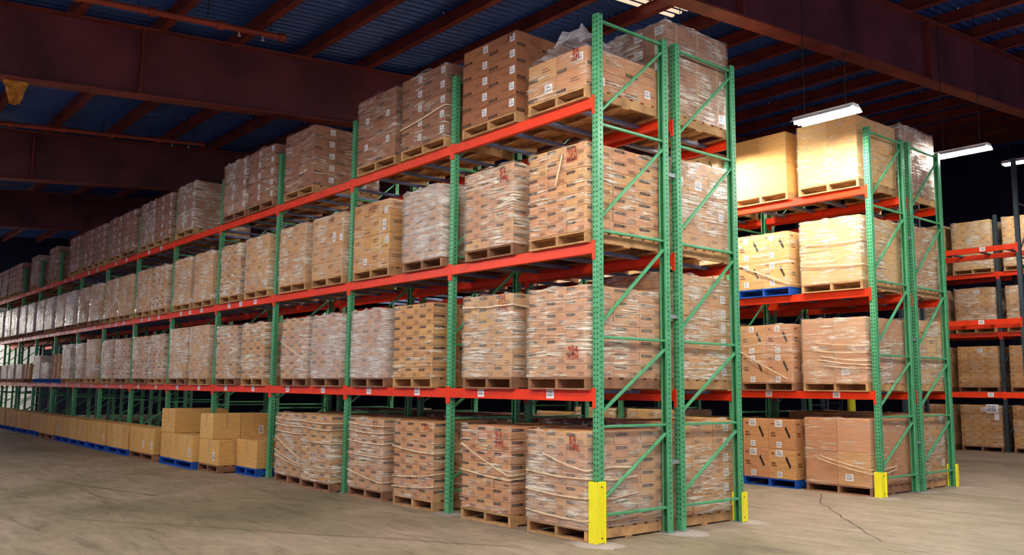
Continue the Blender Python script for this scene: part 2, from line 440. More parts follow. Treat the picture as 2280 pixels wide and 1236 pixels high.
# row spacers between back to back frames
SP = MB().box(-.02, .02, 0, GAP, -.02, .02).mesh('row_spacer', [M['galv']])
for rn, xr, yy, n in (('long rack', 0, D, 12), ('second row', XB, YB+D, 4)):
    for k in range(min(n, 5)):
        for j, z in enumerate((.7, 2.2, 3.72)):
            o = link('row_spacer', SP, None, (xr-k*W-CW/2, yy, z))
            tag(o, '%s steel spacer between %s frames, %s from near end' % (('low','middle height','high')[j], rn, ORD[k]), 'spacer', 'row spacers')
# yellow column guards
def guard(x, y, h, side, label):
    mb = MB(); s = side
    t = .006
    def b(xa, xb, ya, yb): mb.box(xa, xb, min(ya,yb), max(ya,yb), .001, h)
    b(-CW/2-.015, CW/2+.015, -.05*s, -.05*s+t*s)                         # plate facing the aisle
    b(-CW/2-.015, -CW/2-.015+t, -.05*s+t*s, .06*s); b(CW/2+.015-t, CW/2+.015, -.05*s+t*s, .06*s)
    b(-CW/2-.035, -CW/2-.0151, .048*s, .06*s); b(CW/2+.0151, CW/2+.035, .048*s, .06*s)
    o = link('column_guard', mb.mesh('column_guard', [M['yellow']], .002), None, (x-CW/2, y, 0))
    tag(o, label, 'post guard', 'yellow column guards')
    for zz in (.05, h-.05):
        link('bolt', MB().tube((CW/2+.0155,.02*s,zz),(CW/2+.019,.02*s,zz),.008,8).mesh('bolt', [M['ink']]), o)
guard(0, 0, .57, 1, 'yellow steel guard around the nearest corner post of the long rack')
guard(0, YA2+D, .32, -1, 'yellow guard at the back corner post of the long rack')
guard(XB, YB, .34, 1, 'yellow guard at the front corner post of the second row')
guard(XB, YB2+D, .34, -1, 'yellow guard at the back corner post of the second row')
mb = MB().tube((0,0,0),(0,0,1.2),.105,16)
o = link('bollard', mb.mesh('bollard', [M['yellow']]), None, (-6.3, 16.0, 0)); tag(o, 'yellow bollard seen far back between the second row shelves', 'bollard')
# dust rings around post feet
for i, (x, y, sx, sy) in enumerate(((.02,-.05,.30,.22),(0,D+.07,.34,.26),(0,YA2+D,.26,.2),(XB,YB-.02,.26,.2),(XB,YB2,.25,.2),(XB,YB2+D,.22,.18),(-W,0,.22,.17))):
    mb = MB(); pts = []
    for j in range(18):
        a = 2*PI*j/18; r = random.uniform(.75, 1.1); pts.append((x+sx*r*math.cos(a), y+sy*r*math.sin(a), .0008))
    mb.quad(pts); link('dust_patch', mb.mesh('dust_patch', [M['dust']]), floor)

# ------------------------------------------------------------------ pallets
def pallet_meshes(w, d, key):
    m = M[key]; out = []
    top = MB(); n = 7; bw = d/n*.74
    for i in range(n):
        y = i*(d-bw)/(n-1); top.box(-w/2, w/2, y, y+bw, .104, PH)
    out.append(('deck_boards', top.mesh('deck_boards', [m]), (0,0,0)))
    st = MB().box(-.02, .02, .004, d-.004, .016, .104).mesh('stringer', [m])
    for x in (-w/2+.022, 0, w/2-.022): out.append(('stringer', st, (x,0,0)))
    bt = MB()
    for i in range(3):
        y = i*(d-.1)/2; bt.box(-w/2, w/2, y, y+.1, 0, .016)
    out.append(('bottom_boards', bt.mesh('bottom_boards', [m]), (0,0,0)))
    return out
PM = {}
def pallet(x, y, z, w, d, key, label, rz=0):
    k = (round(w,2), round(d,2), key)
    if k not in PM: PM[k] = pallet_meshes(w, d, key)
    t = thing('pallet', label, 'pallet', (x, y, z), rz, 'pallets under the loads')
    for nm, me, loc in PM[k]: link(nm, me, t, loc)
    return t

# ------------------------------------------------------------------ cartons
def carton_mesh(w, d, h, mat, style):
    mb = MB().box(-w/2+.0015, w/2-.0015, .0015, d-.0015, .001, h-.001)
    me = mb.mesh('carton', [mat], min(.005, h*.04))
    bm = bmesh.new(); bm.from_mesh(me)
    mats = [mat]
    def q(face, u0, u1, v0, v1, mi, off=.0006):
        # u along face width 0..1, v along height 0..1
        if face == 'f': P = lambda u, v: (-w/2+u*w, -off, v*h)
        elif face == 'r': P = lambda u, v: (w/2+off, u*d, v*h)
        elif face == 't': P = lambda u, v: (-w/2+u*w, v*d, h+off)
        vs = [bm.verts.new(P(a, b)) for a, b in ((u0,v0),(u1,v0),(u1,v1),(u0,v1))]
        f = bm.faces.new(vs); f.material_index = mi
    mats += [M['ink'], M['inkt'], M['fine'], M['tape'], M['white'], M['grey']]
    if style == 'mark':
        for fc, a in (('f', .03), ('r', .05)):
            q(fc, a, a+.40, .66, .88, 1)
            for i in range(5):
                u = a+.05+i*.055; q(fc, u, u+.035, .73, .81, 2, .0009)
            q(fc, a+.43, a+.46, .70, .84, 1)
            for i, (u0, u1, v) in enumerate(((.58,.86,.36),(.62,.90,.24),(.56,.88,.14),(.82,.86,.74))):
                q(fc, u0, u1, v, v+.055, 3)
    elif style == 'slot':
        for fc in 'fr':
            q(fc, .03, .34, .08, .24, 1)
            for i in range(4): q(fc, .07+i*.06, .105+i*.06, .12, .2, 2, .0009)
            q(fc, .5, .72, .55, .6, 3); q(fc, .5, .8, .42, .47, 3)
    elif style == 'print':
        for fc in 'fr':
            q(fc, .1, .4, .7, .76, 3); q(fc, .1, .33, .58, .64, 3); q(fc, .6, .9, .2, .26, 3)
            q(fc, .46, .54, 0.02, .98, 4, .0004)
    elif style == 'slant':
        for fc in 'fr':
            vs = None
            P = (lambda u, v: (-w/2+u*w, -.0006, v*h)) if fc == 'f' else (lambda u, v: (w/2+.0006, u*d, v*h))
            for u in (.62,):
                vs = [bm.verts.new(P(a, b)) for a, b in ((u,.62),(u+.05,.54),(u+.17,.32),(u+.12,.40))]
                vs = [bm.verts.new(P(a, b)) for a, b in ((u,.70),(u+.16,.36),(u+.21,.44),(u+.05,.78))]
                f = bm.faces.new(vs); f.material_index = 1
            q(fc, .1, .26, .5, .55, 3); q(fc, .1, .3, .42, .46, 3); q(fc, .1, .22, .82, .87, 3)
    elif style == 'tape':
        for fc in 'fr': q(fc, .47, .53, .45, .99, 4, .0004)
        q('t', .0, 1, .46, .54, 4, .0004)
    for v in [v for v in bm.verts if not v.link_faces]: bm.verts.remove(v)
    bm.to_mesh(me); bm.free()
    for mm in mats[1:]: me.materials.append(mm)
    me.update(); return me
def sticker(w, h, face):
    mb = MB()
    def q(u0, u1, v0, v1, mi, off):
        if face == 'f': mb.quad([(u0,-off,v0),(u1,-off,v0),(u1,-off,v1),(u0,-off,v1)], mi)
        else: mb.quad([(off,u0,v0),(off,u1,v0),(off,u1,v1),(off,u0,v1)], mi)
    q(-w/2, w/2, -h/2, h/2, 0, .0014)
    n = 11
    for i in range(n):
        u = -w*.36 + i*w*.72/n; q(u, u+w*.72/n*(.35+.35*((i*7) % 3)/2), -h*.32, -h*.02, 1, .0018)
    q(-w*.36, w*.3, h*.12, h*.18, 1, .0018); q(-w*.36, w*.1, h*.26, h*.33, 1, .0018)
    return mb.mesh('shipping_label', [M['white'], M['grey']])
STK = {f+str(i): sticker(a, b, f) for f in 'fr' for i, (a, b) in enumerate(((.085,.085),(.12,.10),(.08,.14)))}

# hand written marks drawn as pen strokes
GL = {'8': [[(.5,.5),(.15,.7),(.2,.95),(.6,1),(.8,.8),(.5,.5),(.15,.25),(.3,0),(.7,.02),(.85,.25),(.5,.5)]],
 '4': [[(.6,0),(.62,1),(.05,.35),(.95,.38)]], 'J': [[(.1,.2),(.3,0),(.55,.1),(.6,1),(.2,1)]], 'M': [[(0,0),(.1,1),(.45,.35),(.8,1),(.95,0)]],
 'L': [[(.15,1),(.1,0),(.8,.05)]], 'H': [[(.1,0),(.15,1)],[(.85,0),(.85,1)],[(.1,.5),(.85,.55)]], 'O': [[(.5,1),(.1,.7),(.1,.25),(.5,0),(.85,.25),(.85,.7),(.5,1)]],
 'S': [[(.85,.9),(.4,1),(.12,.75),(.45,.52),(.85,.3),(.55,0),(.1,.1)]], '9': [[(.85,.75),(.5,1),(.15,.75),(.5,.5),(.85,.75),(.8,0)]],
 '5': [[(.85,1),(.2,1),(.15,.55),(.6,.6),(.85,.3),(.5,0),(.1,.1)]], '1': [[(.3,.8),(.5,1),(.5,0)]], '3': [[(.15,.95),(.6,1),(.8,.75),(.4,.52),(.85,.3),(.6,0),(.1,.08)]],
 '2': [[(.1,.8),(.45,1),(.8,.75),(.1,0),(.9,.02)]], '0': [[(.5,1),(.15,.7),(.15,.3),(.5,0),(.85,.3),(.85,.7),(.5,1)]]}
def script(lines, ch, mat, wd=.008, slope=0.0):
    mb = MB()
    for li, txt in enumerate(lines):
        for ci, c in enumerate(txt):
            for st in GL.get(c, []):
                for (ax, ay), (bx, by) in zip(st, st[1:]):
                    A = Vector((ci*ch*.85 + ax*ch*.7, 0, -li*ch*1.15 + ay*ch + slope*ci)); B = Vector((ci*ch*.85 + bx*ch*.7, 0, -li*ch*1.15 + by*ch + slope*ci))
                    d = B-A
                    if d.length < 1e-5: continue
                    d.normalize(); n = Vector((-d.z, 0, d.x))*wd/2; A = A-d*wd*.3; B = B+d*wd*.3
                    mb.quad([A-n, B-n, B+n, A+n])
    return mb.mesh('marker_writing', [mat])

# load types: columns (x), rows deep (y), layers, carton size
TYPES = {
 'mark':  dict(nx=3, ny=3, nz=7, w=.285, d=.383, h=.129, mat='box1', style='mark'),
 'mark2': dict(nx=3, ny=3, nz=7, w=.285, d=.383, h=.129, mat='box2', style='mark'),
 'tall':  dict(nx=2, ny=3, nz=5, w=.49, d=.383, h=.188, mat='box3', style='slot'),
 'kraft': dict(nx=2, ny=2, nz=4, w=.46, d=.575, h=.228, mat='box2', style='print'),
 'low':   dict(nx=2, ny=2, nz=2, w=.44, d=.575, h=.215, mat='box1', style='slot'),
 'endp':  dict(nx=3, ny=3, nz=6, w=.30, d=.366, h=.163, mat='box2', style='print'),
 'endt':  dict(nx=3, ny=3, nz=5, w=.31, d=.366, h=.21, mat='box3', style='print'),
 'big':   dict(nx=2, ny=2, nz=2, w=.48, d=.57, h=.475, mat='box4', style='plain'),
 'big4':  dict(nx=2, ny=2, nz=4, w=.48, d=.57, h=.24, mat='box4', style='print'),
 'slant': dict(nx=2, ny=2, nz=2, w=.46, d=.57, h=.44, mat='box1', style='slant'),
 'slant3':dict(nx=2, ny=2, nz=2, w=.47, d=.57, h=.43, mat='box4', style='slant'),
 'wide':  dict(nx=2, ny=2, nz=2, w=.50, d=.57, h=.465, mat='box1', style='plain'),
 'fine':  dict(nx=4, ny=3, nz=6, w=.235, d=.383, h=.165, mat='box2', style='print'),
 'dark':  dict(nx=3, ny=3, nz=6, w=.30, d=.366, h=.158, mat='dkbox', style='print'),
 'finelow': dict(nx=4, ny=3, nz=6, w=.235, d=.383, h=.20, mat='box4', style='print'),
}
CM = {}
def cmesh(t):
    if t not in CM:
        T = TYPES[t]; CM[t] = carton_mesh(T['w'], T['d'], T['h'], M[T['mat']], T['style'])
    return CM[t]
def core_mesh(t, nz, right):
    k = ('core', t, nz, right)
    if k not in CM:
        T = TYPES[t]; w, d, h = T['w'], T['d'], T['h']; mb = MB(); nx = T['nx'] - (1 if right else 0)
        X = -T['nx']*w/2
        for i in range(nx):
            for j in range(1, T['ny']):
                for l in range(nz):
                    if l == nz-1 or not (0 < i < nx) or j == T['ny']-1 or right is False:
                        mb.box(X+i*w+.003, X+(i+1)*w-.003, j*d+.003, (j+1)*d-.003, l*h+.002, (l+1)*h-.002)
        CM[k] = mb.mesh('inner_cartons', [M[T['mat']]])
    return CM[k]
def wrap_mesh(w, d, h, mat, seed, z0=0.0):
    R = random.Random(seed); mb = MB(); e = .010
    nx, ny, nz = 9, 9, 14
    ring = [(-w/2-e + (w+2*e)*i/nx, -e, 'f') for i in range(nx)] + [(w/2+e, -e+(d+2*e)*i/ny, 'r') for i in range(ny)] + \
           [(w/2+e-(w+2*e)*i/nx, d+e, 'b') for i in range(nx)] + [(-w/2-e, d+e-(d+2*e)*i/ny, 'l') for i in range(ny)]
    n = len(ring)
    for l in range(nz+1):
        z = z0 + (h-z0+.006)*l/nz
        for i, (x, y, f) in enumerate(ring):
            o = R.uniform(-.004, .007)
            zz = z + (R.uniform(-.03, .02) if l == nz else 0)
            if f == 'f': mb.v.append((x, y-o, zz))
            elif f == 'r': mb.v.append((x+o, y, zz))
            elif f == 'b': mb.v.append((x, y+o, zz))
            else: mb.v.append((x-o, y, zz))
    for l in range(nz):
        for i in range(n):
            j = (i+1) % n
            mb.f.append((l*n+i, l*n+j, (l+1)*n+j, (l+1)*n+i)); mb.m.append(0)
    me = mb.mesh('stretch_wrap', [mat])
    me.polygons.foreach_set('use_smooth', [True]*len(me.polygons)); return me
WM = {}
def cord_mesh(w, h, a, b, r=.007, wrap_d=None):
    """a twisted band of film across the front face, a/b in 0..1 face coordinates"""
    R = random.Random(hash((a, b)) & 0xffff); mb = MB(); n = 8; pts = []
    for i in range(n+1):
        t = i/n; pts.append((-w/2 + (a[0]+(b[0]-a[0])*t)*w, -.021-.004*math.sin(PI*t), (a[1]+(b[1]-a[1])*t)*h - .012*math.sin(PI*t) + R.uniform(-.003,.003)))
    if wrap_d:
        pts += [(w/2+.020, -.012, b[1]*h+.003), (w/2+.024, wrap_d*.5, b[1]*h+R.uniform(-.03,.03)), (w/2+.02, wrap_d, b[1]*h+R.uniform(-.05,.05))]
    for p, q in zip(pts, pts[1:]): mb.bar(p, q, r*1.1, r*R.uniform(1.3, 2.6))
    return mb.mesh('film_band', [M['cord']])
KINDTXT = {'mark':'small printed cartons','mark2':'small printed kraft cartons','tall':'tall brown cartons','kraft':'kraft cartons','low':'low flat cartons','endp':'plain labelled cartons',
 'endt':'tall plain cartons','big':'large plain boxes','big4':'light cartons','slant':'brown boxes with slanted marks','slant3':'light boxes with slanted marks','wide':'wide brown boxes','fine':'small dense cartons',
 'dark':'dark brown cartons','finelow':'small yellowish cartons'}
FILMTXT = {None:'unwrapped','film1':'lightly wrapped','film2':'film wrapped','film3':'heavily wrapped','film4':'grey wrapped'}
def load(rackname, pos, level, x, y, z, t, film='film2', key='wood', near=True, nz=None, stickers=None, writing=None, cords=(), rz=0, wrapz=0.0, jit=.004, back=False, note=None):
    T = TYPES[t]; nz = nz or T['nz']; w, d, h = T['w'], T['d'], T['h']
    tw, td, th = T['nx']*w, T['ny']*d, nz*h
    where = '%s, %s' % (LEVEL[level], rackname)
    mat = {'wood':'wooden','wood2':'weathered wooden','blue':'blue'}[key]
    pallet(x, y, z, tw+.01, td+.005, key, '%s pallet, %s from near end, %s' % (mat, pos, where), rz)
    lab = note or '%s %s, %s from near end, %s' % (FILMTXT[film], KINDTXT[t], pos, where)
    s = thing('carton_stack', lab, 'stacked cartons', (x, y, z+PH+.0005), rz, 'carton stacks on pallets')
    me = cmesh(t); X = -tw/2 + w/2
    cells = []
    for l in range(nz):
        for i in range(T['nx']): cells.append((i, 0, l))
        if near:
            for j in range(1, T['ny']): cells.append((T['nx']-1, j, l))
    kids = {}
    for (i, j, l) in cells:
        c = link('carton', me, s, (X+i*w+random.uniform(-jit,jit), j*d+random.uniform(-jit,jit), l*h), random.uniform(-.008,.008))
        kids[(i,j,l)] = c
    link('inner_cartons', core_mesh(t, nz, near), s)
    if stickers:
        for (i, j, l, fc, si, u, v) in stickers:
            c = kids.get((i,j,l))
            if c: link('shipping_label', STK[fc+str(si)], c, ((-w/2+u*w, 0, v*h) if fc == 'f' else (w/2, u*d, v*h)))
    if film:
        k = (t, nz, film, random.randrange(2), wrapz)
        if k not in WM: WM[k] = wrap_mesh(tw, td, th, M[film], hash(k[:4]) & 0xffff, wrapz*th)
        link('stretch_wrap', WM[k], s)
    for a, b in cords:
        link('film_band', cord_mesh(tw, th, a, b, wrap_d=td*.6 if b[0] > .97 else None), s)
    if writing:
        lines, ch, u, v, mk = writing
        o = link('marker_writing', script(lines, ch, M[mk]), s, (-tw/2+u*tw, -.0085 if film is None else -.020, v*th))
        o['label'] = 'hand written %s mark' % ('red' if mk == 'red' else 'brown')
    return s
def allst(t, si, faces, u=.8, v=.62, nz=None, skip=0.0):
    T = TYPES[t]; out = []
    for l in range(nz or T['nz']):
        if 'f' in faces:
            for i in range(T['nx']):
                if random.random() >= skip: out.append((i,0,l,'f',si,u,v))
        if 'r' in faces:
            for j in range(T['ny']):
                if random.random() >= skip: out.append((T['nx']-1,j,l,'r',si,u,v))
    return out
YF = -.06
A = 'long front rack'
RJ = ('84','JML')
# ---- long front rack, bays 0..2, all levels
hor = lambda *vs: [((0.0, v), (1.0, v-.03)) for v in vs]
load(A,'first',1,-.535,YF,0,'mark','film3',nz=7, writing=(RJ,.065,.74,.89,'red'), cords=hor(.55,.35,.12)+[((.3,.75),(1,.6))])
load(A,'second',1,-1.66,YF,0,'mark','film1',nz=7, writing=(('84','JML'),.075,.72,.86,'red'), cords=[((.02,.78),(.98,.45)),((0,.47),(1.0,.40))])
load(A,'third',1,-3.07,YF,0,'mark','film1',nz=7, writing=(('84',),.07,.78,.9,'red'), cords=[((0,.66),(1,.60)),((0,.25),(1,.33)),((0,.12),(1,.18))])
load(A,'fourth',1,-4.18,YF,0,'mark','film2',nz=7, key='wood2', writing=(('84',),.08,.72,.86,'red'), cords=hor(.93,.83,.68,.5)+[((0,.25),(1,.12))])
load(A,'fifth',1,-5.37,YF-.10,0,'mark2','film2',nz=7, key='wood2', cords=hor(.92,.82,.62)+[((0,.6),(1,.62))], writing=(('J',),.1,.8,.85,'red'))
load(A,'sixth',1,-6.34,YF-.04,0,'mark2','film3',nz=7, key='wood2', cords=hor(.93,.83,.72)+[((.0,.62),(1,.3)),((0,.4),(1,.2)),((0,.32),(1,.17))])
load(A,'first',2,-.535,YF,Z2,'mark','film2',nz=7, key='wood2', writing=(('954','HSH'),.06,.72,.27,'red'))
load(A,'second',2,-1.66,YF,Z2,'mark2','film3',nz=7, key='wood2', writing=(('SH','JML'),.075,.75,.9,'red'), cords=[((0,.88),(1,.86))])
load(A,'third',2,-3.14,YF,Z2,'mark2','film1',nz=7)
load(A,'fourth',2,-4.2,YF,Z2,'mark','film4',nz=7, key='wood2', writing=(('S',),.1,.8,.85,'red'))
load(A,'fifth',2,-5.35,YF,Z2,'mark','film4',nz=7, key='wood2')
load(A,'sixth',2,-6.36,YF,Z2,'mark','film3',nz=7, key='wood2', cords=[((0,.62),(.95,.32))])
load(A,'first',3,-.535,YF,Z3,'mark','film1',nz=7, writing=(('954','HSH'),.06,.70,.88,'red'), cords=[((.62,.9),(.5,.55))])
load(A,'second',3,-1.66,YF,Z3,'mark','film2',nz=7, key='wood2', writing=(('84','JML'),.07,.75,.87,'red'))
load(A,'third',3,-2.98,YF,Z3,'mark','film4',nz=7, key='wood2')
load(A,'fourth',3,-4.2,YF,Z3,'kraft','film1', stickers=[(1,0,3,'f',0,.8,.35),(1,0,2,'f',2,.72,.5),(1,0,1,'f',0,.85,.6),(0,0,0,'f',0,.7,.5)], writing=(('HO',),.11,.45,.84,'dkred'))
load(A,'fifth',3,-5.42,YF,Z3,'kraft','film2', stickers=[(1,0,2,'f',2,.4,.5),(1,0,2,'f',0,.85,.4)], writing=(('HO',),.09,.55,.86,'dkred'))
load(A,'sixth',3,-6.55,YF,Z3,'kraft','film2')
# top shelf
s0 = load(A,'first',4,-.55,YF,Z4,'low','film1', stickers=[(1,0,1,'f',0,.8,.55),(0,0,0,'f',1,.75,.5),(1,0,0,'r',0,.4,.45),(1,1,0,'r',0,.6,.5)], writing=(('84','JM'),.06,.8,.86,'red'))
stk = lambda: [(0,0,l,'f',0,.86,.60) for l in range(5)] + [(1,0,l,'f',0,.86,.60) for l in range(5)]
load(A,'second',4,-1.69,YF,Z4,'tall',None, stickers=stk(), writing=(('84',),.07,.84,.92,'dkred'))
load(A,'third',4,-3.02,YF,Z4,'tall','film1', stickers=stk(), wrapz=0.0, cords=[((.0,.3),(1,.42))])
load(A,'fourth',4,-4.15,YF,Z4,'tall','film1', stickers=[(0,0,3,'f',0,.5,.3),(0,0,1,'f',0,.5,.3),(1,0,3,'f',0,.6,.3),(1,0,1,'f',0,.6,.4)], writing=(('HO',),.1,.5,.88,'dkred'))
load(A,'fifth',4,-6.45,YF,Z4,'tall','film1', key='wood', stickers=[(1,0,l,'r',0,.8,.6) for l in range(5)]+[(1,2,l,'r',0,.3,.6) for l in range(5)])
# crumpled loose plastic on the low load
R = random.Random(3); mb = MB(); n = 12
for i in range(n+1):
    for j in range(n+1):
        u = i/n; v = j/n
        hh = .34*math.exp(-((u-.62)**2+(v-.25)**2)*8)*R.uniform(.45,1.15) + R.uniform(.002,.035)
        mb.v.append((-.42+.84*u+R.uniform(-.02,.02), .02+.9*v+R.uniform(-.02,.02), .4325+hh))
for i in range(n):
    for j in range(n):
        a = i*(n+1)+j; mb.f.append((a, a+n+1, a+n+2, a+1)); mb.m.append(0)
link('loose_plastic', mb.mesh('loose_plastic', [M['plastic']]), s0)['label'] = 'crumpled clear plastic sheet on top'

# ---- long front rack, bays 3..10
cnt = {2: 6, 3: 6, 4: 5}
rb = random.Random(11)
gaps4 = {(3,9)}
for k in range(3, 14):
    for sl in (0, 1):
        off = .64 if sl == 0 else 1.74
        for lv, z in ((2, Z2), (3, Z3), (4, Z4)):
            x = -k*W - off + rb.uniform(-.03,.03)
            near = k <= 5
            key = rb.choice(['wood','wood2','wood'])
            if lv == 4:
                t = 'tall'; film = rb.choice(['film1','film2','film1']); st = stk() if k < 6 else allst('tall',0,'f',skip=.4)
                if rb.random() < .16 and k > 3: continue
            elif lv == 3:
                t = rb.choice(['kraft','kraft','mark2']) if k < 8 else 'kraft'; film = rb.choice(['film2','film2','film3']) if k < 8 else rb.choice(['film3','film4','film4']); st = None
                if k < 6: st = allst(t,0,'f',.8,.5,skip=.75)
            else:
                t = rb.choice(['mark','mark2','endp']) if k < 8 else 'kraft'; film = rb.choice(['film3','film2','film3']) if k < 8 else 'film4'; st = None
                if k >= 8:
                    key = 'blue' if (k, sl) in ((8,1),(9,0),(9,1)) else key
            nz = None
            if lv == 2 and (k, sl) in ((8,1),(10,0)): film = None
            if lv == 2 and k >= 8: nz = rb.choice([2,3,3]) if not (k == 8 and sl == 0) else 4
            if lv == 2 and k >= 10: nz = 2
            load(A, ORD[cnt[lv]], lv, x, YF, z, t, film, key, near, nz, st); cnt[lv] += 1

# ---- rear half of the long rack: end bay in full, two more bays where they peek through
A2 = 'long rear rack'
YR = YA2 - .02
ex = [(2,j,l,'r',0,.5 if j != 2 else .6,.55) for l in range(6) for j in (0,2)]
load(A2,'first',1,-.58,YR,0,'endp','film2',nz=6, stickers=ex+[(i,0,5,'f',0,.6,.5) for i in range(3)])
load(A2,'first',2,-.58,YR,Z2,'endp','film2',nz=7, stickers=ex)
load(A2,'first',3,-.58,YR,Z3,'endp','film3',nz=6, key='wood', stickers=[(2,0,4,'r',1,.6,.5),(2,1,4,'r',1,.5,.4),(2,2,4,'r',0,.7,.5),(2,2,2,'r',0,.6,.5)])
load(A2,'first',4,-.58,YR,Z4,'endt','film2',nz=5, stickers=[(2,2,0,'r',1,.7,.5),(2,2,2,'r',0,.7,.5)]+[(i,0,l,'f',1,.7,.55) for i in range(3) for l in (2,3,4)])
rb = random.Random(5); c2 = {1:1,2:1,3:1,4:1}
for i, x in enumerate((-1.72, -3.07, -4.17, -5.46, -6.56)):
    for lv, z in ((1,0),(2,Z2),(3,Z3)):
        t = 'dark' if lv != 3 else 'endp'
        if lv == 2 and i in (2,): t = 'endp'
        if lv == 3 and i > 2: continue
        load(A2, ORD[c2[lv]], lv, x, YR, z, t, 'film1' if lv < 3 else 'film2', 'wood2', True, 6 if lv != 2 else 5, [(j,0,5,'f',0,.6,.5) for j in range(3)] if lv == 1 and i < 3 else None); c2[lv] += 1

# ---- second row
B = 'second row rack'
xr, xl = XB-.62, XB-1.74
YBF = YB - .06
load(B,'first',4,xr,YBF,Z4,'big','film1', stickers=[(1,0,0,'f',1,.65,.22)])
load(B,'second',4,xl-.03,YBF,Z4,'big',None)
load(B,'first',3,xr,YBF,Z3,'big','film2', cords=[((.0,.30),(1,.24)),((.1,.62),(1,.60))])
load(B,'second',3,xl-.02,YBF,Z3,'slant3','film1','blue', stickers=[(i,0,l,'f',0,.35,.82) for i in range(2) for l in range(2)]+[(i,0,l,'f',0,.35,.2) for i in range(2) for l in range(2)], cords=[((0,.5),(1,.05))])
load(B,'first',2,xr,YBF,Z2,'wide','film2', stickers=[(1,0,0,'f',1,.35,.35)], cords=[((.25,.62),(1,.57)),((.2,.50),(1,.46)),((.3,.41),(1,.33)),((.25,.36),(1,.27)),((.35,.27),(1,.22))])
load(B,'second',2,xl,YBF,Z2,'slant','film1', key='wood2', stickers=[(i,0,l,'f',0,.45,.86) for i in range(2) for l in range(2)]+[(i,0,l,'f',0,.45,.12) for i in range(2) for l in range(2)], cords=[((0,.55),(.92,.06))])
load(B,'first',1,xr,YBF,0,'wide','film1', key='wood2', stickers=[(1,0,0,'f',1,.35,.25)], cords=[((.2,.38),(1,.2)),((.25,.42),(1,.26))])
load(B,'second',1,xl,YBF,0,'slant',None,'blue', stickers=[(i,0,l,'f',1,.4,.86) for i in range(2) for l in range(2)]+[(i,0,l,'f',0,.4,.15) for i in range(2) for l in range(2)])
cb = {1:2,2:2,3:2,4:2}
rb = random.Random(21)
for k in (1, 2):
    for off in (.64, 1.74):
        for lv, z in ((1,0),(2,Z2),(3,Z3),(4,Z4)):
            if lv == 4 and k == 2: continue
            t = rb.choice(['big4','slant3','kraft','big4'])
            load(B, ORD[cb[lv]], lv, XB-k*W-off, YBF, z, t, rb.choice(['film1','film2']), rb.choice(['wood','blue','wood2']), False); cb[lv] += 1
B2 = 'second row rear rack'
YBR = YB2 - .02
load(B2,'first',1,XB-.58,YBR,0,'endp','film2',nz=6, stickers=[(2,j,l,'r',0,.6,.5) for l in (1,3,5) for j in (0,2)])
load(B2,'first',2,XB-.58,YBR,Z2,'big4','film2')
load(B2,'first',3,XB-.58,YBR,Z3,'endp','film2',nz=6)
load(B2,'first',4,XB-.58,YBR,Z4,'endt','film2',nz=5)
for lv, z in ((1,0),(2,Z2),(3,Z3)):
    load(B2,'second',lv,XB-1.72,YBR,z,'endp','film1','wood2',False)
# ---- farthest rack (behind the empty one)
DN = 'farthest rack'
# right hand bay (nearest) shows one load at its left end, next bay shows one or two
dx1, dx2 = XD + .60, XD - .60
for lv, z, t, film in ((1,0,'fine','film1'),(2,Z2,'fine','film1'),(3,Z3,'fine','film2'),(4,Z4,'finelow','film2')):
    load(DN,'first',lv,dx1,YD-.05,z,t,film,'wood2' if lv < 3 else 'wood',False)
    sd = load(DN,'second',lv,dx2,YD-.05,z,t,film,'wood2' if lv < 3 else 'wood',True, stickers=[(2,0,5,'f',1,.3,.4)] if lv < 4 else [(1,0,3,'f',1,.9,.5)])
    load(DN,'third',lv,dx2-1.15,YD-.05,z,t,film,'wood2',False)
    if lv == 1:
        o = link('placard', MB().box(-.14,.14,-.004,0,-.105,.105).mesh('placard', [M['white']]), sd, (.29, -.022, .91)); o['label'] = 'white placard with black handwritten numbers'
        a = script(('15317','0024'), .062, M['ink'], .011); link('marker_writing', a, o, (-.125, -.0046, .005))
        mb = MB().box(-.055,.055,-.004,0,-.075,.075); link('placard', mb.mesh('placard', [M['white']]), sd, (.38, -.022, .715))

# ------------------------------------------------------------------ loose cartons on the floor of bays 3..10
def free_carton(w, d, h, loc, label, rz=0, stick=False, mat='box4'):
    k = ('free', round(w,2), round(d,2), round(h,2), mat)
    if k not in CM: CM[k] = carton_mesh(w, d, h, M[mat], 'tape')
    o = link('carton', CM[k], None, loc, rz); tag(o, label, 'carton', 'loose kraft cartons in front of the rack')
    if stick: link('shipping_label', STK['f2'] if stick == 'f' else STK['r2'], o, (w*.25,0,h*.35) if stick == 'f' else (w/2, d*.75, h*.35))
    return o
pallet(-7.82, -.12, 0, .82, 1.0, 'blue', 'blue pallet beside the fourth upright frame, under two large kraft cartons')
free_carton(.80, .47, .44, (-7.82, -.11, PH+.0005), 'large kraft carton on blue pallet beside fourth frame of long rack')
free_carton(.80, .49, .44, (-7.82, .37, PH+.0005), 'large kraft carton at the back of the blue pallet beside fourth frame')
pallet(-8.70, -.40, 0, .86, 1.0, 'wood2', 'weathered pallet under kraft cartons, next left of the blue pallet')
free_carton(.86, .50, .41, (-8.70, -.39, PH+.0005), 'kraft carton with two white slips, lower one of the nearest pair', 0, 'f')
free_carton(.86, .46, .41, (-8.70, .115, PH+.0005), 'kraft carton on the weathered pallet, behind the one with white slips')
free_carton(.56, .49, .42, (-8.86, -.39, PH+.411), 'kraft carton stacked on top of the nearest pair, front one')
free_carton(.56, .48, .42, (-8.86, .105, PH+.411), 'kraft carton stacked on top of the nearest pair, back one with white label', 0, 'r')
pallet(-9.98, -.50, 0, 1.62, .46, 'blue', 'blue pallet under the two tier kraft cartons, third pallet from the green frame')
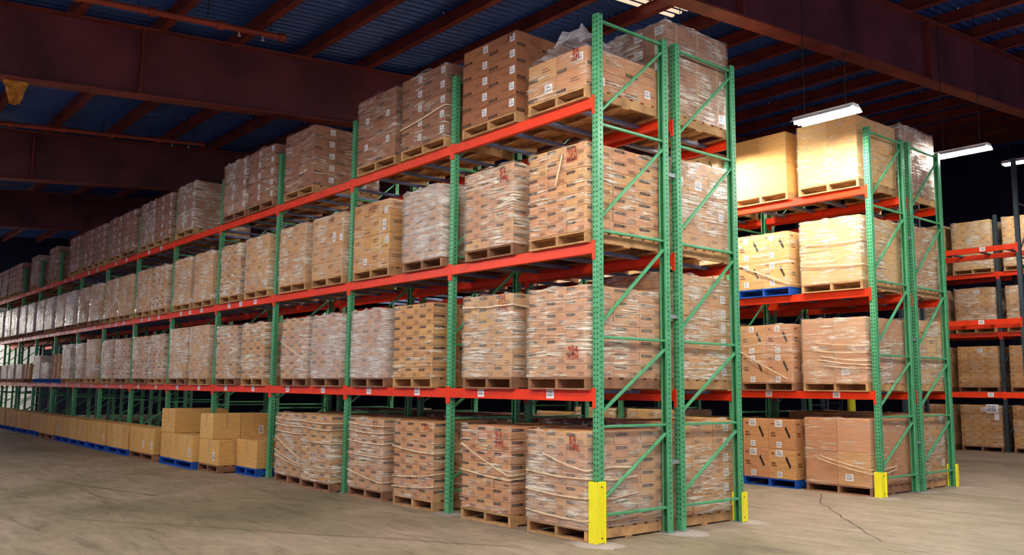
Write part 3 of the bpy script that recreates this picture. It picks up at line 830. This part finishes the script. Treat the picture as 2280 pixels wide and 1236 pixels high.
for i in range(3):
    free_carton(.53, .44, .44, (-10.51+.53*i, -.49, PH+.0005), 'kraft carton, %s in the lower row of the farther two tier pile' % ('left','middle','right')[i], 0, 'f' if i == 2 else False)
pallet(-10.52, .12, 0, .56, .46, 'wood2', 'small pallet behind the farther two tier pile')
free_carton(.53, .44, .44, (-10.52, .13, PH+.0005), 'kraft carton behind the farther two tier pile, against the frame')
free_carton(.70, .98, .43, (-10.60, -.44, PH+.441), 'large kraft carton on top of the farther two tier pile')
rb = random.Random(8); idx = 0
for p_ in range(14):
    x0 = -11.10 - p_*1.55
    yy = -.51 + rb.uniform(-.03,.03)
    key = 'wood2' if p_ in (0, 5) else 'blue'
    pallet(x0-.70, yy, 0, 1.40, .46, key, '%s pallet in the long row of single kraft cartons, %s beyond the piles' % ('blue' if key == 'blue' else 'weathered wooden', ORD[p_]))
    for i in range(3):
        w = .46
        free_carton(w, .44, .48, (x0-.235-i*w, yy+.005+rb.uniform(-.01,.01), PH+.0005), 'kraft carton, %s from right on the %s single tier pallet' % (ORD[i], ORD[p_]), 0, 'f' if rb.random() < .35 else False)

# ------------------------------------------------------------------ lamps
HOUS = MB().box(-.44, .44, -.075, .075, .0, .05).quad([(-.44,-.16,-.035),(.44,-.16,-.035),(.44,-.075,.03),(-.44,-.075,.03)]).quad([(-.44,.16,-.035),(.44,.16,-.035),(.44,.075,.03),(-.44,.075,.03)]).mesh('housing', [M['lampw']])
TUBE = MB().tube((-.43,-.045,-.025),(.43,-.045,-.025),.02,8).tube((-.43,.045,-.025),(.43,.045,-.025),.02,8).mesh('lit_tubes', [M['tube']])
def lamp(x, y, z, label, k=1):
    t = thing('strip_light', label, 'ceiling light', (x, y, z), 0, 'hanging strip lights')
    link('housing', HOUS, t); link('lit_tubes', TUBE, t)
    for sx in (-.3, .3):
        zt = zc(y, 5.68)
        link('hanger_rod', MB().tube((sx,0,.05),(sx,0,zt-z),.006,6).mesh('hanger_rod', [M['ink']]), t)
lamp(-.10, 4.42, 5.1, 'lit strip light hanging in front of the second row top boxes')
lamp(-.30, 9.1, 5.5, 'lit strip light hanging in the dark aisle beyond the second row')
lamp(-2.45, 4.7, 5.15, 'lit strip light over the aisle behind the long rack, next one in')
lamp(-6.3, 4.1, 5.3, 'lit strip light over the aisle behind the long rack, farthest in')
lamp(-1.25, 14.6, 6.5, 'lit strip light over the farthest aisle at the right edge')
n = 0
for x, y in ((3.4,-2.7),(.9,-3.0),(2.9,.3),(3.6,3.4),(3.2,7.6),(6.5,-2.5),(3.0,-6.0),(-.6,-5.8),(-4.2,-5.9),(-7.8,-6.0),(-11.6,-6.2)):
    lamp(x, y, 5.3, 'lit strip light over the open aisle, %s one of its row' % ORD[n]); n += 1
for i, (x, y) in enumerate(((-35.8,-.9), (-35.7,-1.5), (-35.6,-2.1))):  # unseen lamps added to brighten the end door
    lamp(x, y, 4.0, 'added unseen strip light brightening the white end door, %s from the wall' % ORD[i])

# ------------------------------------------------------------------ pipes and odds on the ceiling
def pipe(x, ya, yb, h, r, label):
    t = thing('sprinkler_pipe', label, 'pipe', (x, 0, 0), 0, 'roof pipes')
    link('tube', MB().tube((0,ya,zc(ya,h)),(0,yb,zc(yb,h)),r,12).mesh('tube', [M['pipe']]), t)
    yy = yb - .02
    while yy > ya:
        link('coupling', MB().tube((0,yy-.05,zc(yy-.05,h)),(0,yy+.05,zc(yy+.05,h)),r*1.45,12).mesh('coupling', [M['pipe']]), t)
        link('hanger', MB().tube((0,yy-.2,zc(yy-.2,h)+r),(0,yy-.2,zc(yy-.2,5.68)),.008,6).mesh('hanger', [M['ink']]), t)
        yy -= 1.05
    for dy in (.35, .75):
        link('sprinkler_head', MB().tube((0,yb-dy,zc(yb-dy,h)-r),(0,yb-dy,zc(yb-dy,h)-r-.06),.012,8).tube((0,yb-dy,zc(yb-dy,h)-r-.06),(0,yb-dy,zc(yb-dy,h)-r-.068),.03,10).mesh('sprinkler_head', [M['screw']]), t)
    return t
pipe(-7.33, -8.0, -.02, 5.28, .05, 'rust red sprinkler pipe under the near part of the roof')
pipe(-15.26, -8.0, 1.6, 5.28, .05, 'dark sprinkler pipe under the roof, farther left')
mb = MB(); R = random.Random(2)
for i in range(7):
    for j in range(7):
        u = i/6; v = j/6
        mb.v.append(((u-.5)*.34*(1-.6*v)+R.uniform(-.015,.015), R.uniform(-.04,.04), -.36*v+R.uniform(-.02,.02)*(j>0)))
for i in range(6):
    for j in range(6):
        a = i*7+j; mb.f.append((a, a+7, a+8, a+1)); mb.m.append(0)
me = mb.mesh('cloth', [M['rag']])
o = link('hanging_cloth', me, None, (-8.6, -3.66, zc(-3.66, 4.295)), PI/2)
sm = o.modifiers.new('thickness', 'SOLIDIFY'); sm.thickness = .01
tag(o, 'crumpled ochre cloth hanging from the girder at the left edge', 'cloth')

# ------------------------------------------------------------------ world, camera, view
w = bpy.data.worlds.new('World'); SC.world = w; w.use_nodes = True
bg = w.node_tree.nodes['Background']; bg.inputs['Color'].default_value = (.58, .50, .80, 1); bg.inputs['Strength'].default_value = .185
cam = bpy.data.cameras.new('Camera'); co = bpy.data.objects.new('Camera', cam); COL.objects.link(co)
yaw, pit, rol = math.radians(50.1181), math.radians(7.1079), math.radians(.5446)
f = Vector((-math.sin(yaw)*math.cos(pit), math.cos(yaw)*math.cos(pit), math.sin(pit)))
r = Vector((math.cos(yaw), math.sin(yaw), 0)); u = r.cross(f)
r2 = r*math.cos(rol) + u*math.sin(rol); u2 = -r*math.sin(rol) + u*math.cos(rol)
mt = Matrix((r2, u2, -f)).transposed().to_4x4(); mt.translation = CAM
co.matrix_world = mt
cam.sensor_width = 36; cam.lens = 36*1944.89/2280; cam.clip_start = .05; cam.clip_end = 200
SC.camera = co
SC.view_settings.view_transform = 'Standard'; SC.view_settings.look = 'None'; SC.view_settings.gamma = 1
SC.view_settings.use_curve_mapping = False
SC.view_settings.exposure = 1.6
SC.cycles.adaptive_threshold = .07; SC.cycles.adaptive_min_samples = 16; SC.cycles.max_bounces = 5; SC.cycles.diffuse_bounces = 3; SC.cycles.glossy_bounces = 2; SC.cycles.transparent_max_bounces = 8; SC.cycles.sample_clamp_indirect = 4.0
